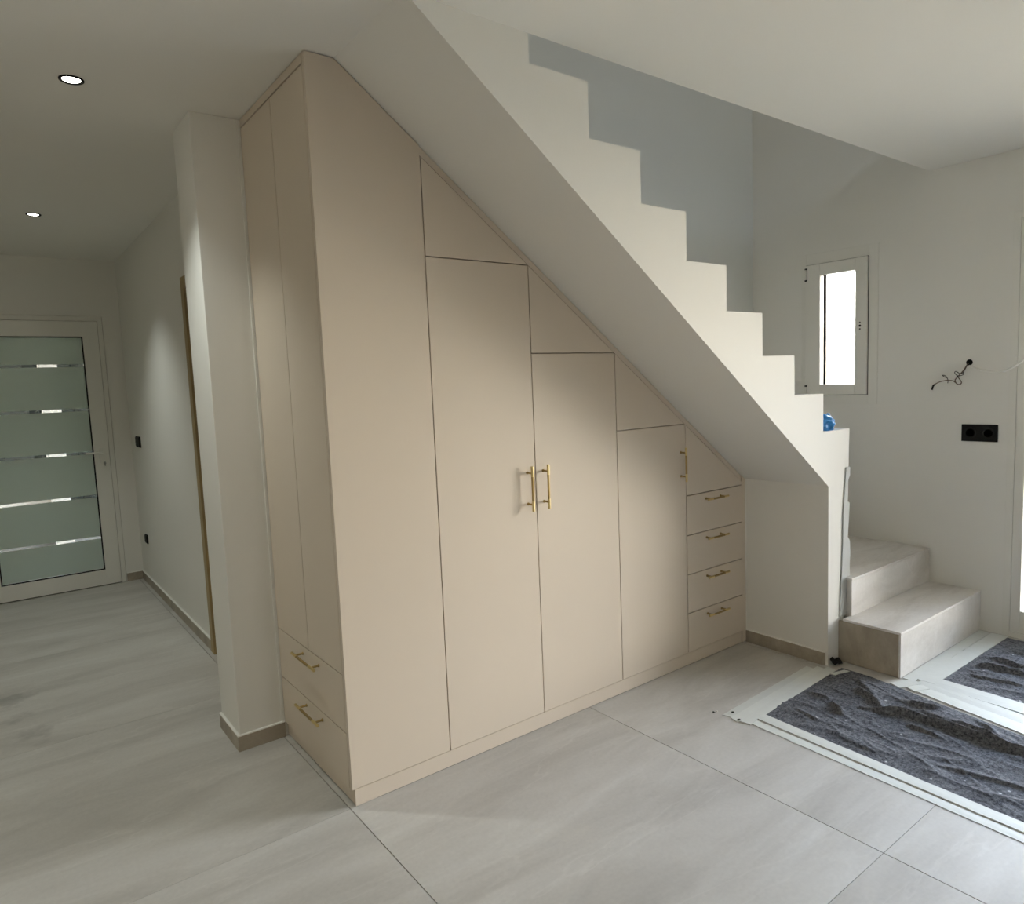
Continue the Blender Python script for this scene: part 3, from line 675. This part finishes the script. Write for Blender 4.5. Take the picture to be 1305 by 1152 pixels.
TZ = [0.0]
def tape(label, pts, wd, seed, lift=0.0036):
    rr = random.Random(seed); m = MB(); TZ[0] += 0.00025; z1 = lift + TZ[0]
    P = []
    for i in range(len(pts) - 1):
        a, b = Vector(pts[i]), Vector(pts[i + 1]); n = max(4, int((b - a).length / 0.03))
        P += [a.lerp(b, k / n) for k in range(n)]
    P.append(Vector(pts[-1]))
    L_, R_ = [], []
    for i, p in enumerate(P):
        t = (P[min(i + 1, len(P) - 1)] - P[max(i - 1, 0)]).normalized(); q = Vector((-t.y, t.x))
        e = t * rr.uniform(-0.008, 0.008) if i in (0, len(P) - 1) else Vector((0, 0))
        L_.append(p + q * (wd / 2 + rr.uniform(-0.0014, 0.0014)) + e); R_.append(p - q * (wd / 2 + rr.uniform(-0.0014, 0.0014)) - e)
    C_ = [(a + b) / 2 for a, b in zip(L_, R_)]; n = len(P)
    zj = [rr.uniform(0, 0.0007) for _ in range(n)]
    vs = [(p.x, p.y, z1) for p in L_] + [(p.x, p.y, z1 + 0.0004 + zj[i]) for i, p in enumerate(C_)] + [(p.x, p.y, z1) for p in R_] + [(p.x, p.y, 0.0003) for p in L_] + [(p.x, p.y, 0.0003) for p in R_]
    fs = []
    for i in range(n - 1):
        fs += [(i, i + 1, n + i + 1, n + i), (n + i, n + i + 1, 2 * n + i + 1, 2 * n + i), (3 * n + i, 3 * n + i + 1, i + 1, i), (2 * n + i, 2 * n + i + 1, 4 * n + i + 1, 4 * n + i), (3 * n + i, 4 * n + i, 4 * n + i + 1, 3 * n + i + 1)]
    for i in (0, n - 1): fs.append((3 * n + i, i, n + i, 2 * n + i, 4 * n + i))
    m.add(vs, fs)
    c = C_[len(C_) // 2]
    return tag(m.build('masking_tape', 'tape', origin=(c.x, c.y, 0)), label, 'tape', 'masking tape strips around the blankets')
tape('pale masking tape strip nearest the wardrobe, along the back of the big blanket', [(1.560, -0.462), (2.30, -0.428)], 0.046, 1, 0.0012)
tape('middle one of the three pale tape strips behind the big blanket', [(1.553, -0.503), (2.335, -0.466)], 0.046, 2, 0.0012)
tape('pale masking tape strip holding the back edge of the big blanket', [(1.562, -0.548), (2.36, -0.508)], 0.048, 3)
tape('outer long pale tape strip along the near edge of the big blanket', [(1.600, -0.560), (1.563, -1.57), (1.50, -3.2)], 0.044, 4, 0.0012)
tape('inner long pale tape strip overlapping the near edge of the big blanket', [(1.662, -0.556), (1.622, -1.57), (1.575, -3.2)], 0.056, 5)
tape('slanting pale tape strip between the two blankets, on the big blanket edge', [(2.452, -0.835), (2.34, -1.37), (2.30, -3.2)], 0.088, 6)
tape('middle pale tape strip between the two blankets', [(2.505, -0.86), (2.425, -1.37), (2.40, -3.2)], 0.080, 7)
tape('pale tape strip along the left edge of the smaller blanket', [(2.562, -0.855), (2.545, -1.40), (2.53, -3.2)], 0.105, 8)
tape('pale tape strip against the foot of the bottom step', [(2.50, -0.815), (3.44, -0.812)], 0.056, 9, 0.0012)
tape('pale tape strip along the back edge of the smaller blanket', [(2.53, -0.880), (3.44, -0.888)], 0.080, 10)
tape('short torn tape patch at the corner of the bottom step', [(2.385, -0.800), (2.50, -0.850)], 0.060, 11)
tape('short tape patch on the big blanket by the bottom step corner', [(2.395, -0.870), (2.47, -0.905)], 0.045, 12)
tape('little tape end on the back corner of the big blanket near the stair foot', [(2.290, -0.548), (2.385, -0.572)], 0.026, 13)

# plaster crumbs by the tape corner
for (x, y, r, lb, m_) in ((1.560, -0.405, 0.006, 'white plaster crumb on the tiles by the tape corner', 'caulk'), (1.545, -0.400, 0.006, 'dark crumb on the tiles by the tape corner', 'dirt'),
                          (1.560, -0.520, 0.007, 'dark grit speck lying on the torn tape corner', 'dirt'), (1.598, -0.462, 0.007, 'dark grit speck on the tape strip nearest the wardrobe', 'dirt')):
    rr = random.Random(int(x * 1000)); m = MB()
    zc = r * 0.6 + (0.0 if m_ == 'caulk' or y > -0.41 else 0.0035)
    vs = [(r * rr.uniform(0.7, 1.3) * math.cos(a), r * rr.uniform(0.7, 1.3) * math.sin(a), rr.uniform(-0.3, 0.3) * r) for a in [k * math.pi / 3 for k in range(6)]] + [(0, 0, r * 0.6), (0, 0, -r * 0.6)]
    m.add([(x + a, y + b, zc + c_) for a, b, c_ in vs], [(k, (k + 1) % 6, 6) for k in range(6)] + [((k + 1) % 6, k, 7) for k in range(6)])
    tag(m.build('plaster_crumb', m_, origin=(x, y, 0)), lb, 'debris', 'crumbs by the tape corner')

# ------------------------------------------------------------------ blue plastic bag on the stairs
def bag():
    bm = bmesh.new(); bmesh.ops.create_icosphere(bm, subdivisions=4, radius=1.0)
    for v in bm.verts:
        p = v.co.copy()
        n = noise.noise(p * 2.1) * 0.30 + abs(noise.noise(p * 4.5 + Vector((3, 1, 2)))) * 0.28
        q = p * (0.85 + n)
        if p.x > 0.35: q.z += (p.x - 0.35) * 0.35; q.y *= 1 - 0.5 * (p.x - 0.35); q.x += 0.25 * (p.x - 0.35)
        q.z = max(q.z, -0.72)
        v.co = Vector((q.x * 0.072, q.y * 0.060, q.z * 0.046 + 0.0335))
    for f in bm.faces: f.smooth = True
    me = bpy.data.meshes.new('plastic_bag'); bm.to_mesh(me); bm.free(); me.materials.append(MATS['blue_plastic'])
    o = bpy.data.objects.new('plastic_bag', me); COL.objects.link(o); o.location = (2.425, -0.418, Z8)
    o.rotation_euler = (0, 0, 0.3)
    k = MB(); k.tube(smooth_pts([(0.055, 0.0, 0.055), (0.075, -0.01, 0.072), (0.088, -0.006, 0.060), (0.080, 0.004, 0.042)]), [0.010] * 6 + [0.012] * 6 + [0.009] * 6 + [0.006], 8)
    kk = k.build('knot', 'blue_plastic', None, smooth=True); kk.parent = o; kk.location = (0, 0, 0)
    tag(o, 'crumpled blue plastic bag lying on the stair tread', 'bag')
bag()
